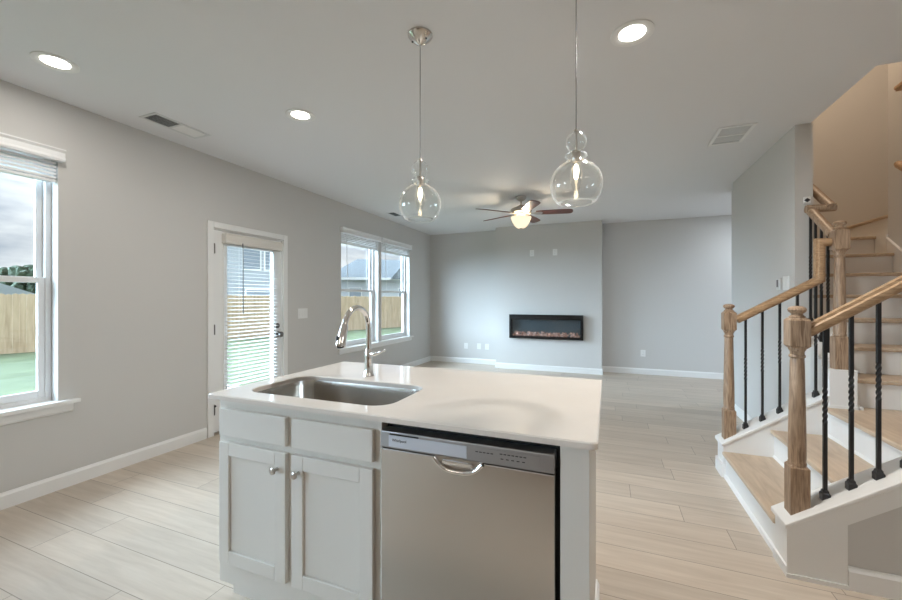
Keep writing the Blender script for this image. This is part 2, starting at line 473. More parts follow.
# baseboards
def base_prof(bm, a0, a1, face, axis, sgn):
    t = 0.015; h = 0.105
    pts = [(face, 0), (face + sgn * t, 0), (face + sgn * t, h - 0.02), (face + sgn * t * 0.55, h - 0.008), (face + sgn * t * 0.4, h), (face, h)]
    prism(bm, pts, a0, a1, axis)
bm = nb()
base_prof(bm, YF, D1[0] - 0.07, XL, 'y', 1); base_prof(bm, D1[1] + 0.07, YB, XL, 'y', 1)
struct('baseboard_left', bm, 'trim')
bm = nb()
base_prof(bm, XL + 0.015, -2.03, YB, 'x', -1); base_prof(bm, -0.092, XR, YB, 'x', -1)
struct('baseboard_back', bm, 'trim')
bm = nb()
base_prof(bm, -2.045, -0.077, YC, 'x', -1); base_prof(bm, YC, YB - 0.015, -0.092, 'y', 1); base_prof(bm, YC, YB - 0.015, -2.03, 'y', -1)
struct('baseboard_fireplace', bm, 'trim')
bm = nb()
base_prof(bm, 3.70, 5.62, WX0, 'y', -1)
struct('baseboard_stair', bm, 'trim')

# ================================================================== windows (single-hung) with stool and apron
def window(name, w):
    y0, y1, z0, z1 = w
    r = thing(name, None, None, (XL - 0.13, (y0 + y1) / 2, z0), kind='structure')
    xo, xi = XL - 0.155, XL - 0.085
    f = 0.032; zm = 1.475
    bm = nb()
    box(bm, xo, xi, y0, y0 + f, z0, z1); box(bm, xo, xi, y1 - f, y1, z0, z1)
    box(bm, xo, xi, y0 + f, y1 - f, z0, z0 + f); box(bm, xo, xi, y0 + f, y1 - f, z1 - f, z1)
    link('window_frame', bm, 'vinyl', r, bevel=0.003)
    def sash(nm, xa, xb, za, zb, top, bot):
        s = 0.036; a, b = y0 + f, y1 - f
        bm = nb()
        box(bm, xa, xb, a, a + s, za, zb); box(bm, xa, xb, b - s, b, za, zb)
        box(bm, xa, xb, a + s, b - s, za, za + bot); box(bm, xa, xb, a + s, b - s, zb - top, zb)
        o = link(nm, bm, 'vinyl', r, bevel=0.003)
        bm = nb(); xm = (xa + xb) / 2
        box(bm, xm - 0.003, xm + 0.003, a + s - 0.004, b - s + 0.004, za + bot - 0.004, zb - top + 0.004)
        link('pane', bm, 'pane', o)
    sash('upper_sash', xo + 0.005, xo + 0.033, zm - 0.02, z1 - f, 0.04, 0.04)
    sash('lower_sash', xo + 0.036, xo + 0.064, z0 + f, zm + 0.02, 0.04, 0.05)
    return r
w1 = window('window_1', W1); window('window_added', W0); w2 = window('window_2', W2); w3 = window('window_3', W3)  # the one at W0 is added out of view for extra daylight
def sill(name, ya, yb, openings):
    bm = nb()
    z = 0.62
    box(bm, XL - 0.0, XL + 0.045, ya, yb, z - 0.022, z + 0.004)
    for a, b in openings: box(bm, XL - 0.088, XL, a, b, z - 0.0, z + 0.004)
    prism(bm, [(XL, z - 0.022), (XL + 0.018, z - 0.022), (XL + 0.018, z - 0.07), (XL + 0.010, z - 0.085), (XL, z - 0.085)], ya + 0.03, yb - 0.03, 'y')
    struct(name, bm, 'trim', bevel=0.004)
sill('trim_1', 0.44, 1.645, [W1[:2]])
sill('trim_2', 4.60, 6.90, [W2[:2], W3[:2]])

# raised blinds: valance, gathered slats, bottom rail, wand
def raised_blind(w, label, loc_y, wand=True):
    y0, y1, z0, z1 = w
    t = thing('window_blind', label, 'blind', (XL, (y0 + y1) / 2, z1 - 0.06), group='raised blinds over the garden windows')
    bm = nb()
    prism(bm, [(XL + 0.002, 2.305), (XL + 0.045, 2.305), (XL + 0.050, 2.318), (XL + 0.044, 2.335), (XL + 0.044, 2.365), (XL + 0.055, 2.380), (XL + 0.055, 2.388), (XL + 0.002, 2.388)], y0 - 0.02, y1 + 0.022, 'y')
    link('valance', bm, 'blind', t)
    bm = nb(); n = 5
    for k in range(n):
        z = 2.300 - k * 0.0255
        box(bm, XL - 0.055 + 0.002 * (k % 2), XL - 0.004 + 0.002 * (k % 2), y0 + 0.008, y1 - 0.008, z - 0.014, z)
    link('gathered_slats', bm, 'blind', t)
    bm = nb(); box(bm, XL - 0.055, XL - 0.003, y0 + 0.008, y1 - 0.008, 2.160, 2.178); link('bottom_rail', bm, 'blind', t, bevel=0.003)
    bm = nb()
    tube(bm, [(XL + 0.012, y0 + 0.11, 2.31), (XL + 0.014, y0 + 0.12, 1.9), (XL + 0.012, y0 + 0.145, 1.50)], 0.0045, 8)
    link('wand', bm, 'ventgrey', t, smooth=True)
    bm = nb()
    tube(bm, [(XL + 0.004, y1 - 0.35, 2.31), (XL + 0.004, y1 - 0.35, 1.55)], 0.0016, 6)
    link('lift_cord', bm, 'blind', t)
    return t
raised_blind(W1, 'raised white slatted blind over the near window at the left edge', 0)
raised_blind(W2, 'raised white blind over the left half of the paired windows behind the faucet', 0)
raised_blind(W3, 'raised white blind over the right half of the paired windows, nearest the far corner', 0)

# ================================================================== garden door
d = thing('door_1', None, None, (XL, (D1[0] + D1[1]) / 2, 0), kind='structure')
bm = nb(); c = 0.062
box(bm, XL - 0.0, XL + 0.018, D1[0] - c, D1[0], 0, D1[2] + c); box(bm, XL, XL + 0.018, D1[1], D1[1] + c, 0, D1[2] + c)
box(bm, XL, XL + 0.018, D1[0], D1[1], D1[2], D1[2] + c)
link('door_casing', bm, 'trim', d, bevel=0.005)
bm = nb()
box(bm, XLO, XL, D1[0], D1[0] + 0.012, 0, D1[2]); box(bm, XLO, XL, D1[1] - 0.012, D1[1], 0, D1[2]); box(bm, XLO, XL, D1[0], D1[1], D1[2] - 0.012, D1[2])
link('door_jamb', bm, 'trim', d)
bm = nb(); box(bm, XLO, XL + 0.01, D1[0] + 0.012, D1[1] - 0.012, 0, 0.022); link('threshold', bm, 'nickel', d)
sy0, sy1 = D1[0] + 0.017, D1[1] - 0.017
sx0, sx1 = XL - 0.052, XL - 0.008
gy0, gy1, gz0, gz1 = 2.845, 3.455, 0.27, 1.89
bm = nb()
box(bm, sx0, sx1, sy0, gy0, 0.025, D1[2] - 0.015); box(bm, sx0, sx1, gy1, sy1, 0.025, D1[2] - 0.015)
box(bm, sx0, sx1, gy0, gy1, 0.025, gz0); box(bm, sx0, sx1, gy0, gy1, gz1, D1[2] - 0.015)
slab = link('door_slab', bm, 'trim', d)
bm = nb()
for (a, b2, c2, d2) in ((gy0 - 0.03, gy0 + 0.012, gz0 - 0.03, gz1 + 0.03), (gy1 - 0.012, gy1 + 0.03, gz0 - 0.03, gz1 + 0.03), (gy0, gy1, gz0 - 0.03, gz0 + 0.012), (gy0, gy1, gz1 - 0.012, gz1 + 0.03)):
    box(bm, sx1, sx1 + 0.010, a, b2, c2, d2)
link('glazing_bead', bm, 'trim', slab, bevel=0.003)
bm = nb(); box(bm, XL - 0.033, XL - 0.027, gy0, gy1, gz0, gz1); link('pane', bm, 'pane', slab)
for hz in (0.25, 1.04, 1.84):
    bm = nb(); box(bm, XL - 0.010, XL + 0.0, D1[0] + 0.004, D1[0] + 0.026, hz - 0.045, hz + 0.045)
    tube(bm, [(XL + 0.004, D1[0] + 0.014, hz - 0.05), (XL + 0.004, D1[0] + 0.014, hz + 0.05)], 0.006, 8)
    link('hinge', bm, 'hingem', d)
for hz in (0.302,):
    bm = nb(); tube(bm, [(XL + 0.006, D1[0] + 0.012, hz), (XL + 0.05, D1[0] - 0.015, hz)], 0.004, 8); ds = link('door_stop', bm, 'nickel', d)
    bm = nb(); tube(bm, [(XL + 0.048, D1[0] - 0.014, hz), (XL + 0.064, D1[0] - 0.023, hz)], 0.010, 10); link('bumper', bm, 'rubber', ds)
ky = 3.52
bm = nb(); lathe(bm, [(0.036, 0), (0.036, 0.006), (0.016, 0.012), (0.014, 0.032), (0.026, 0.038), (0.033, 0.050), (0.031, 0.062), (0.014, 0.070)], axis='x', origin=(sx1, ky, 0.93), seg=20)
link('door_knob', bm, 'hingem', slab, smooth=True)
bm = nb(); lathe(bm, [(0.030, 0), (0.030, 0.008), (0.024, 0.014), (0.018, 0.016)], axis='x', origin=(sx1, ky - 0.005, 1.03), seg=20)
box(bm, sx1 + 0.014, sx1 + 0.03, ky - 0.010, ky, 1.015, 1.045)
link('deadbolt', bm, 'hingem', slab, smooth=True)

t = thing('door_blind', 'lowered white slatted blind hanging on the glass garden door', 'blind', (XL, 3.15, 1.95))
bm = nb(); prism(bm, [(XL - 0.006, 1.90), (XL + 0.052, 1.90), (XL + 0.056, 1.915), (XL + 0.050, 1.93), (XL + 0.050, 1.985), (XL + 0.056, 2.0), (XL - 0.006, 2.0)], 2.80, 3.535, 'y')
link('valance', bm, 'cab', t)
bm = nb(); z = 1.885; n = 0
while z > 0.30:
    ang = 0.10
    a = [(XL + 0.006, z + 0.003), (XL + 0.050, z - 0.003), (XL + 0.050, z - 0.0055), (XL + 0.006, z + 0.0005)]
    prism(bm, a, 2.825, 3.475, 'y'); z -= 0.0385; n += 1
link('slats', bm, 'blind', t)
bm = nb(); box(bm, XL + 0.004, XL + 0.052, 2.825, 3.475, 0.275, 0.295); link('bottom_rail', bm, 'blind', t, bevel=0.003)
bm = nb(); tube(bm, [(XL + 0.060, 2.99, 1.92), (XL + 0.060, 2.995, 1.19)], 0.005, 8); link('wand', bm, 'cord', t, smooth=True)
for yy in (2.95, 3.35):
    bm = nb(); tube(bm, [(XL + 0.053, yy, 1.90), (XL + 0.053, yy, 0.295)], 0.0012, 6); link('ladder_cord', bm, 'blind', t)

# ================================================================== kitchen island
IX0, IX1, IY0, IY1, CT = -1.617, -0.025, 1.187, 2.139, 0.93
def rrect(x0, x1, y0, y1, r, n=6):
    pts = []
    for cx, cy, a0 in ((x1 - r, y1 - r, 0), (x0 + r, y1 - r, PI / 2), (x0 + r, y0 + r, PI), (x1 - r, y0 + r, 1.5 * PI)):
        for k in range(n + 1):
            a = a0 + PI / 2 * k / n
            pts.append((cx + r * math.cos(a), cy + r * math.sin(a)))
    return pts
SX0, SX1, SY0, SY1, SR = -1.515, -0.785, 1.288, 1.675, 0.085
bm = nb()
out_p = rrect(IX0, IX1, IY0, IY1, 0.018, 4); in_p = rrect(SX0, SX1, SY0, SY1, SR, 8)
def loop(bm, pts, z): return [bm.verts.new((p[0], p[1], z)) for p in pts]
e = 0.004
o_t = loop(bm, [(p[0], p[1]) for p in rrect(IX0 + e, IX1 - e, IY0 + e, IY1 - e, 0.016, 4)], CT)
o_m = loop(bm, out_p, CT - e); o_b = loop(bm, out_p, CT - 0.021)
i_t = loop(bm, rrect(SX0 - e, SX1 + e, SY0 - e, SY1 + e, SR + e, 8), CT); i_m = loop(bm, in_p, CT - e); i_b = loop(bm, in_p, CT - 0.021)
def ring(bm, a, b):
    n = len(a)
    for k in range(n): bm.faces.new((a[k], a[(k + 1) % n], b[(k + 1) % n], b[k]))
ring(bm, o_t, o_m); ring(bm, o_m, o_b); ring(bm, i_t, i_m); ring(bm, i_m, i_b)
def fillring(bm, a, b):
    ed = []
    for lp in (a, b):
        for k in range(len(lp)):
            q = bm.edges.get((lp[k], lp[(k + 1) % len(lp)]))
            ed.append(q or bm.edges.new((lp[k], lp[(k + 1) % len(lp)])))
    bmesh.ops.triangle_fill(bm, use_beauty=True, edges=ed)
fillring(bm, o_t, i_t); fillring(bm, o_b, i_b)
tag(link('countertop', bm, 'quartz'), 'pale quartz worktop slab covering the kitchen island', 'countertop')

CX0, CX1 = -1.590, -0.762
t = thing('sink_base_cabinet', 'white shaker base cabinet with two doors under the island sink', 'cabinet', ((CX0 + CX1) / 2, 1.5, 0))
FY = 1.230
bm = nb()
th = 0.018
box(bm, CX0, CX0 + th, FY + 0.018, 1.82, 0.10, CT - 0.022); box(bm, CX1 - th, CX1, FY + 0.018, 1.82, 0.10, CT - 0.022)
box(bm, CX0 + th, CX1 - th, FY + 0.018, 1.82, 0.10, 0.118); box(bm, CX0 + th, CX1 - th, 1.802, 1.82, 0.118, CT - 0.022)
link('body', bm, 'cab', t)
bm = nb()
for x0, x1 in ((CX0, CX0 + 0.04), (-1.203, -1.162), (CX1 - 0.04, CX1)): box(bm, x0, x1, FY, FY + 0.018, 0.10, CT - 0.022)
for z0, z1 in ((0.10, 0.215), (0.71, 0.758), (0.855, CT - 0.022)):
    box(bm, CX0 + 0.04, -1.203, FY, FY + 0.018, z0, z1); box(bm, -1.162, CX1 - 0.04, FY, FY + 0.018, z0, z1)
link('face_frame', bm, 'cab', t)
bm = nb(); box(bm, CX0 + 0.002, CX1, 1.295, 1.312, 0.0, 0.10); box(bm, CX0 + 0.002, CX0 + 0.02, 1.312, 1.82, 0.0, 0.10)
link('toe_kick', bm, 'cab', t)
def shaker(bm, x0, x1, z0, z1, y1, fr=0.057, rec=0.010, th=0.020):
    box(bm, x0, x0 + fr, y1 - th, y1, z0, z1); box(bm, x1 - fr, x1, y1 - th, y1, z0, z1)
    box(bm, x0 + fr, x1 - fr, y1 - th, y1, z0, z0 + fr); box(bm, x0 + fr, x1 - fr, y1 - th, y1, z1 - fr, z1)
    box(bm, x0 + fr, x1 - fr, y1 - th + rec, y1, z0 + fr, z1 - fr)
def knob(x, z, par):
    bm = nb(); lathe(bm, [(0.008, 0.0), (0.006, -0.006), (0.0055, -0.014), (0.010, -0.018), (0.0145, -0.023), (0.014, -0.028), (0.008, -0.031)], axis='y', origin=(x, FY - 0.020, z), seg=20)
    link('knob', bm, 'nickel', par, smooth=True)
for x0, x1, kx in ((-1.571, -1.198, -1.240), (-1.167, -0.789, -1.130)):
    bm = nb(); box(bm, x0, x1, FY - 0.020, FY, 0.748, 0.867); link('false_drawer_front', bm, 'cab', t, bevel=0.004)
    bm = nb(); shaker(bm, x0, x1, 0.198, 0.722, FY); o = link('door', bm, 'cab', t, bevel=0.0025)
    knob(kx, 0.655, o)

t = thing('island_end_panel', 'white end panel closing the island beside the dishwasher', 'panel', (-0.09, 1.5, 0))
bm = nb(); box(bm, -0.133, -0.048, FY - 0.012, 1.845, 0.0, CT - 0.022); link('panel_board', bm, 'cab', t, bevel=0.003)
bm = nb(); base_prof(bm, FY - 0.012, 1.845, -0.048, 'y', 1); link('base_moulding', bm, 'trim', t)
t2 = tag(None or thing('island_back_panel', None, None, (-0.85, 1.84, 0)), 'white back panel of the island under the worktop overhang facing the living room', 'panel')
bm = nb(); box(bm, CX0, -0.134, 1.826, 1.845, 0, CT - 0.022); link('panel_board', bm, 'cab', t2)

# sink
t = thing('kitchen_sink', 'undermount stainless steel sink bowl set in the island worktop', 'sink', ((SX0 + SX1) / 2, (SY0 + SY1) / 2, 0.70))
bm = nb(); rings = []
for off, z, r in ((-0.004, 0.9075, SR + 0.004), (0.0, 0.88, SR), (0.006, 0.735, SR), (0.014, 0.712, SR - 0.004), (0.04, 0.700, SR - 0.025)):
    rings.append(loop(bm, rrect(SX0 + off - 0.002, SX1 - off + 0.002, SY0 + off - 0.002, SY1 - off + 0.002, r, 8), z))
flange = loop(bm, rrect(SX0 - 0.022, SX1 + 0.022, SY0 - 0.022, SY1 + 0.022, SR + 0.02, 8), 0.9075)
ring(bm, flange, rings[0])
for a, b in zip(rings, rings[1:]): ring(bm, a, b)
bm.faces.new(rings[-1])
o = link('bowl', bm, 'sink', t, smooth=True)
sm = o.modifiers.new('thick', 'SOLIDIFY'); sm.thickness = 0.0015; sm.offset = -1
bm = nb(); lathe(bm, [(0.055, 0.7005), (0.055, 0.7035), (0.045, 0.704), (0.040, 0.7015), (0.005, 0.7012)], c=(-1.15, 1.52), seg=28); link('drain', bm, 'chrome', t, smooth=True)

# faucet
FXc, FYc = -1.188, 1.785
t = thing('kitchen_faucet', 'chrome pull-down gooseneck faucet behind the island sink', 'faucet', (FXc, FYc, CT))
bm = nb(); lathe(bm, [(0.030, CT), (0.030, CT + 0.006), (0.026, CT + 0.012), (0.023, CT + 0.03), (0.0205, CT + 0.085), (0.021, CT + 0.12), (0.018, CT + 0.135), (0.0162, CT + 0.145)], c=(FXc, FYc), seg=32)
link('body', bm, 'chrome', t, smooth=True)
bm = nb(); path = []
ztop, rad = 1.192, 0.104
for z in (CT + 0.14, CT + 0.19, ztop - 0.02): path.append((FXc, FYc, z))
for k in range(0, 17):
    a = PI * k / 16 * 0.93
    path.append((FXc, FYc - rad + rad * math.cos(a), ztop + rad * math.sin(a)))
tube(bm, path, 0.0142, 20); link('spout', bm, 'chrome', t, smooth=True)
end = Vector(path[-1]); dr = (end - Vector(path[-2])).normalized()
bm = nb(); pp = [end + dr * k for k in (-0.004, 0.0, 0.006, 0.045, 0.09, 0.105, 0.110)]
tube(bm, pp, 0.02, 24, radii=[0.0142, 0.0170, 0.0180, 0.0215, 0.0245, 0.024, 0.018]); sh = link('spray_head', bm, 'chrome', t, smooth=True)
bm = nb(); q = end + dr * 0.07 + Vector((-0.008, -0.021, 0.0)); box(bm, q.x - 0.007, q.x + 0.007, q.y - 0.005, q.y + 0.004, q.z - 0.020, q.z + 0.016)
link('spray_button', bm, 'rubber', sh, bevel=0.003)
bm = nb(); pp = end + dr * 0.110; lathe(bm, [(0.015, pp.z - 0.003), (0.015, pp.z + 0.002)], c=(pp.x, pp.y), seg=20); link('spray_face', bm, 'rubber', sh)
bm = nb()
tube(bm, [(FXc + 0.012, FYc, CT + 0.118), (FXc + 0.036, FYc, CT + 0.120)], 0.0125, 16)
tube(bm, [(FXc + 0.036, FYc, CT + 0.120), (FXc + 0.052, FYc, CT + 0.122), (FXc + 0.085, FYc - 0.005, CT + 0.137), (FXc + 0.105, FYc - 0.008, CT + 0.142)], 0.006, 12, radii=[0.0135, 0.009, 0.0065, 0.005])
link('lever', bm, 'chrome', t, smooth=True)

# dishwasher
DX0, DX1 = -0.757, -0.137
t = thing('dishwasher', 'stainless steel dishwasher built into the island at the right', 'dishwasher', ((DX0 + DX1) / 2, 1.5, 0))
bm = nb(); box(bm, DX0, DX1, 1.262, 1.81, 0.005, 0.885); link('tub', bm, 'dark', t)
bm = nb(); box(bm, DX0 + 0.006, DX1 - 0.010, 1.205, 1.255, 0.105, 0.812); dd = link('door', bm, 'steel', t, bevel=0.004)
bm = nb(); box(bm, DX0 + 0.006, DX1 - 0.010, 1.203, 1.26, 0.815, 0.874); cp = link('control_panel', bm, 'steel2', t, bevel=0.004)
bm = nb(); box(bm, -0.716, -0.425, 1.2005, 1.204, 0.822, 0.862); ins = link('silver_insert', bm, 'lcdgrey', cp)
bm = nb(); box(bm, -0.425, -0.190, 1.2012, 1.204, 0.821, 0.863); link('button_panel', bm, 'steel2', cp)
bm = nb(); box(bm, -0.712, -0.600, 1.2000, 1.204, 0.8635, 0.8675); link('vent_slot', bm, 'dark', cp)
text_mesh('logo_lettering', 'Whirlpool', 0.0135, (-0.702, 1.2003, 0.842), 'ink', ins)
for xs, zz, n, st in ((-0.395, 0.8500, 5, 0.0125), (-0.315, 0.8535, 7, 0.0125), (-0.312, 0.8385, 5, 0.017)):
    bm = nb()
    for k in range(n): box(bm, xs + k * st, xs + k * st + 0.0088, 1.2004, 1.2016, zz - 0.0013, zz + 0.0013)
    link('button_row', bm, 'ink', cp)
bm = nb(); pth = []
for k in range(13):
    s = k / 12; xx = -0.540 + 0.170 * s
    zz = 0.812 - 0.038 * (1 - abs(2 * s - 1) ** 3.2)
    pth.append((xx, 1.196, zz))
tube(bm, pth, 0.0085, 12); hd = link('handle', bm, 'chrome', dd, smooth=True)
bm = nb()
prism(bm, [(p[0], p[2] + 0.004) for p in pth], 1.2036, 1.2046, 'y'); link('pocket', bm, 'nickel', hd)
bm = nb(); box(bm, -0.510, -0.400, 1.188, 1.205, 0.795, 0.812); link('grip', bm, 'chrome', hd, bevel=0.006)
bm = nb(); box(bm, DX0 + 0.006, DX1 - 0.010, 1.255, 1.262, 0.02, 0.10); link('kick_plate', bm, 'dark', t)

# ================================================================== stairs
t = thing('staircase', 'white staircase with oak treads turning up behind the oak and iron railings', 'stairs', (1.4, 3.0, 0))
Yi0, Yi1 = 2.52, 3.50
LZ = 3 * R
def tread(x0, x1, y0, y1, z): 
    bm = nb(); box(bm, x0, x1, y0, y1, z - 0.028, z); link('tread', bm, 'tread', t, bevel=0.009, seg=3)
def riser(x0, x1, y0, y1, z0, z1):
    bm = nb(); box(bm, x0, x1, y0, y1, z0, z1); link('riser', bm, 'trim', t)
for i in range(2):
    x = NX + RUN1 * i
    tread(x, x + RUN1 + 0.03, Yi0, Yi1, R * (i + 1))
for i in range(3):
    x = NX + RUN1 * i + 0.025
    riser(x, x + 0.018, Yi0, Yi1, R * i, R * (i + 1) - 0.028)
    bm = nb(); prism(bm, [(x - 0.012, R * i), (x, R * i), (x, R * i + 0.016), (x - 0.006, R * i + 0.012)] if i else [(x - 0.014, 0), (x, 0), (x, 0.030), (x - 0.009, 0.022)], Yi0, Yi1, 'y')
    link('shoe_moulding', bm, 'trim', t)
bm = nb(); box(bm, NX + 2 * RUN1, SXR, Yi0, NY + 0.03, LZ - 0.028, LZ); link('landing_board', bm, 'tread', t, bevel=0.009, seg=3)
for i in range(7):
    y = NY + RUN2 * i; z = R * (4 + i)
    xl = 1.575 if i < 2 else WX1
    if i < 6: tread(xl, SXR - 0.015, y, y + RUN2 + 0.03, z)
    riser(xl, SXR - 0.015, y + 0.025, y + 0.043, z - R, z - 0.028)
bm = nb(); box(bm, WX1, 2.56, NY + RUN2 * 6, YU, 10 * R - 0.028, 10 * R); link('landing_board', bm, 'tread', t, bevel=0.009, seg=3)
x = 2.53
tread(x, XR, 5.06, YU, R * 11); riser(x + 0.025, x + 0.043, 5.06, YU, R * 10 - 0.03, R * 11 - 0.028)
bm = nb(); box(bm, 2.486, 2.60, 5.052, NY + RUN2 * 6 + 0.025, 0, R * 10 - 0.001); link('wall_skirt', bm, 'trim', t)
# sloping knee walls (front and back of the first flight)
SL = R / RUN1
def capz(x): return 0.266 + SL * (x - 0.813)
XT = 1.46
def knee(y0, y1, x1, nm='knee_wall'):
    bm = nb(); zt = -0.022
    prism(bm, [(0.81, 0), (x1, 0), (x1, capz(min(x1, XT)) + zt)] + ([(XT, capz(XT) + zt)] if x1 > XT else []) + [(0.81, capz(0.81) + zt)], y0, y1, 'y')
    return link(nm, bm, 'trim', t)
k0 = knee(2.375, 2.52, SXR); k1 = knee(3.50, 3.665, 1.43)
def cap(y0, y1, x1):
    bm = nb(); a = 0.795; tk = 0.022
    pts = [(a, capz(a) - tk), (a, capz(a))]
    if x1 > XT: pts += [(XT, capz(XT)), (x1, capz(XT)), (x1, capz(XT) - tk), (XT, capz(XT) - tk)]
    else: pts += [(x1, capz(x1)), (x1, capz(x1) - tk)]
    prism(bm, pts, y0, y1, 'y')
    return link('knee_wall_cap', bm, 'trim', t, bevel=0.004)
cap(2.350, 2.535, SXR); cap(3.488, 3.685, 1.43)
# panelling on the front of the knee wall
bm = nb()
box(bm, 0.81, 1.03, 2.36, 2.375, 0.0, capz(0.81) - 0.03)
prism(bm, [(0.81, capz(0.81) - 0.03), (1.03, capz(0.81) - 0.03), (1.03, capz(1.03) - 0.115), (1.03, capz(1.03) - 0.022), (0.81, capz(0.81) - 0.022)], 2.36, 2.375, 'y')
prism(bm, [(1.03, capz(1.03) - 0.115), (XT, capz(XT) - 0.115), (SXR, capz(XT) - 0.115), (SXR, capz(XT) - 0.022), (XT, capz(XT) - 0.022), (1.03, capz(1.03) - 0.022)], 2.36, 2.375, 'y')
link('skirt_board', bm, 'trim', k0)
bm = nb(); prism(bm, [(0.803, capz(0.803) - 0.036), (XT, capz(XT) - 0.036), (XT, capz(XT) - 0.022), (0.803, capz(0.803) - 0.022)], 2.352, 2.36, 'y'); prism(bm, [(0.803, 0.0), (0.826, 0.0), (0.826, capz(0.826) - 0.036), (0.803, capz(0.803) - 0.036)], 2.355, 2.36, 'y'); link('cap_bead', bm, 'trim', k0)
bm = nb()
prism(bm, [(1.03, 0.0), (SXR, 0.0), (SXR, capz(XT) - 0.115), (XT, capz(XT) - 0.115), (1.03, capz(1.03) - 0.115)], 2.370, 2.3745, 'y')
link('grey_panel', bm, 'paint', k0)['label'] = 'grey painted panel'
bm = nb(); base_prof(bm, 1.032, SXR, 2.370, 'x', -1); link('base_moulding', bm, 'trim', k0)
bm = nb(); box(bm, 0.80, 1.03, 2.352, 2.36, 0, 0.02); box(bm, 0.80, 0.81, 2.36, 2.52, 0, 0.05); link('shoe_moulding', bm, 'trim', k0)
bm = nb(); box(bm, 0.796, 0.81, 3.50, 3.675, 0, 0.10); box(bm, 0.80, 1.40, 3.665, 3.68, 0, 0.10); link('base_moulding', bm, 'trim', k1)
# pedestal and knee wall of the second flight
PZ = 0.855; SL2 = R / RUN2
def p2z(y): return PZ + 0.02 + SL2 * (y - 3.56)
bm = nb()
prism(bm, [(3.488, 0.0), (WY, 0.0), (WY, p2z(WY)), (3.60, p2z(3.60)), (3.60, PZ), (3.488, PZ)], 1.425, 1.575, 'x')
link('pedestal', bm, 'trim', t, bevel=0.004)
bm = nb(); box(bm, 1.418, 1.582, 3.478, 3.487, LZ, LZ + 0.018); box(bm, 1.575, 1.60, 3.478, NY + 0.025, LZ, LZ + 0.020); link('shoe_moulding', bm, 'trim', t)
bm = nb(); prism(bm, [(3.603, p2z(3.603)), (WY, p2z(WY)), (WY, p2z(WY) + 0.018), (3.603, p2z(3.603) + 0.018)], 1.415, 1.59, 'x'); link('knee_wall_cap', bm, 'trim', t)
# skirt board on the right wall
bm = nb(); ys0 = 3.45; ye = 5.045
def skz(y): return 4 * R + SL2 * (y - NY) + 0.06
prism(bm, [(ys0, skz(ys0) - 0.25), (ye, skz(ye) - 0.25), (ye, skz(ye)), (ys0, skz(ys0))], SXR - 0.015, SXR, 'x'); link('wall_skirt', bm, 'trim', t)
bm = nb(); prism(bm, [(ys0, skz(ys0)), (ye, skz(ye)), (ye, skz(ye) + 0.014), (ys0, skz(ys0) + 0.014)], SXR - 0.022, SXR, 'x'); link('skirt_cap', bm, 'trim', t)

# ---- railings
def newel(par, x, y, zb, z_block_top, z_top):
    """square foot, turned shaft, square head, knob"""
    w = 0.0385
    zf = z_block_top; zt = z_top
    hb0, hb1 = zt - 0.195, zt - 0.070
    bm = nb()
    def sq(zs):
        rr = []
        for (h, z) in zs: rr.append([bm.verts.new((x + sx * h, y + sy * h, z)) for sx, sy in ((-1, -1), (1, -1), (1, 1), (-1, 1))])
        for a, b in zip(rr, rr[1:]):
            for k in range(4): bm.faces.new((a[k], a[(k + 1) % 4], b[(k + 1) % 4], b[k]))
        bm.faces.new(rr[0][::-1]); bm.faces.new(rr[-1])
    sq([(w, zb), (w, zf - 0.012), (w - 0.010, zf)])
    w += 0.002
    sq([(w - 0.010, hb0 - 0.012), (w, hb0), (w, hb1), (w - 0.010, hb1 + 0.012)])
    link_b = bm
    lathe(bm, [(0.036, zf - 0.004), (0.037, zf + 0.008), (0.034, zf + 0.016), (0.0355, zf + 0.03), (0.036, zf + 0.10), (0.034, zf + 0.22), (0.0285, hb0 - 0.075), (0.0275, hb0 - 0.062),
               (0.033, hb0 - 0.056), (0.033, hb0 - 0.048), (0.028, hb0 - 0.043), (0.0285, hb0 - 0.030), (0.036, hb0 - 0.016), (0.036, hb0 - 0.008)], c=(x, y), seg=28)
    lathe(bm, [(0.030, hb1 + 0.010), (0.034, hb1 + 0.018), (0.024, hb1 + 0.026), (0.023, hb1 + 0.032), (0.034, hb1 + 0.042), (0.038, hb1 + 0.052), (0.034, hb1 + 0.062), (0.020, hb1 + 0.069), (0.004, hb1 + 0.071)], c=(x, y), seg=28)
    return link('newel_post', bm, 'oak', par, smooth=True)
def baluster(par, x, y, zb, zt, rot=0.0):
    h = 0.0072; bm = nb(); rr = []
    n0 = zb + 0.36; n1 = zb + 0.535
    zs = [zb, n0] + [n0 + (n1 - n0) * k / 40 for k in range(1, 40)] + [n1, zt]
    for z in zs:
        f = min(1, max(0, (z - n0) / (n1 - n0))); a = rot + f * 2 * PI * 1.5
        rr.append([bm.verts.new((x + h * math.sqrt(2) * math.cos(a + PI / 4 + k * PI / 2), y + h * math.sqrt(2) * math.sin(a + PI / 4 + k * PI / 2), z)) for k in range(4)])
    for a, b in zip(rr, rr[1:]):
        for k in range(4): bm.faces.new((a[k], a[(k + 1) % 4], b[(k + 1) % 4], b[k]))
    bm.faces.new(rr[0][::-1]); bm.faces.new(rr[-1])
    o = link('baluster', bm, 'black', par)
    bm = nb(); s = 0.0165; z0 = zb - 0.012
    prev = None
    for hh, z in ((s, z0), (s, zb + 0.020), (s * 0.72, zb + 0.028), (s * 0.72, zb + 0.034), (h * 1.1, zb + 0.040)):
        rg = [bm.verts.new((x + sx * hh, y + sy * hh, z)) for sx, sy in ((-1, -1), (1, -1), (1, 1), (-1, 1))]
        if prev:
            for k in range(4): bm.faces.new((prev[k], prev[(k + 1) % 4], rg[(k + 1) % 4], rg[k]))
        else: bm.faces.new(rg[::-1])
        prev = rg
    bm.faces.new(prev)
    link('shoe', bm, 'black', o)
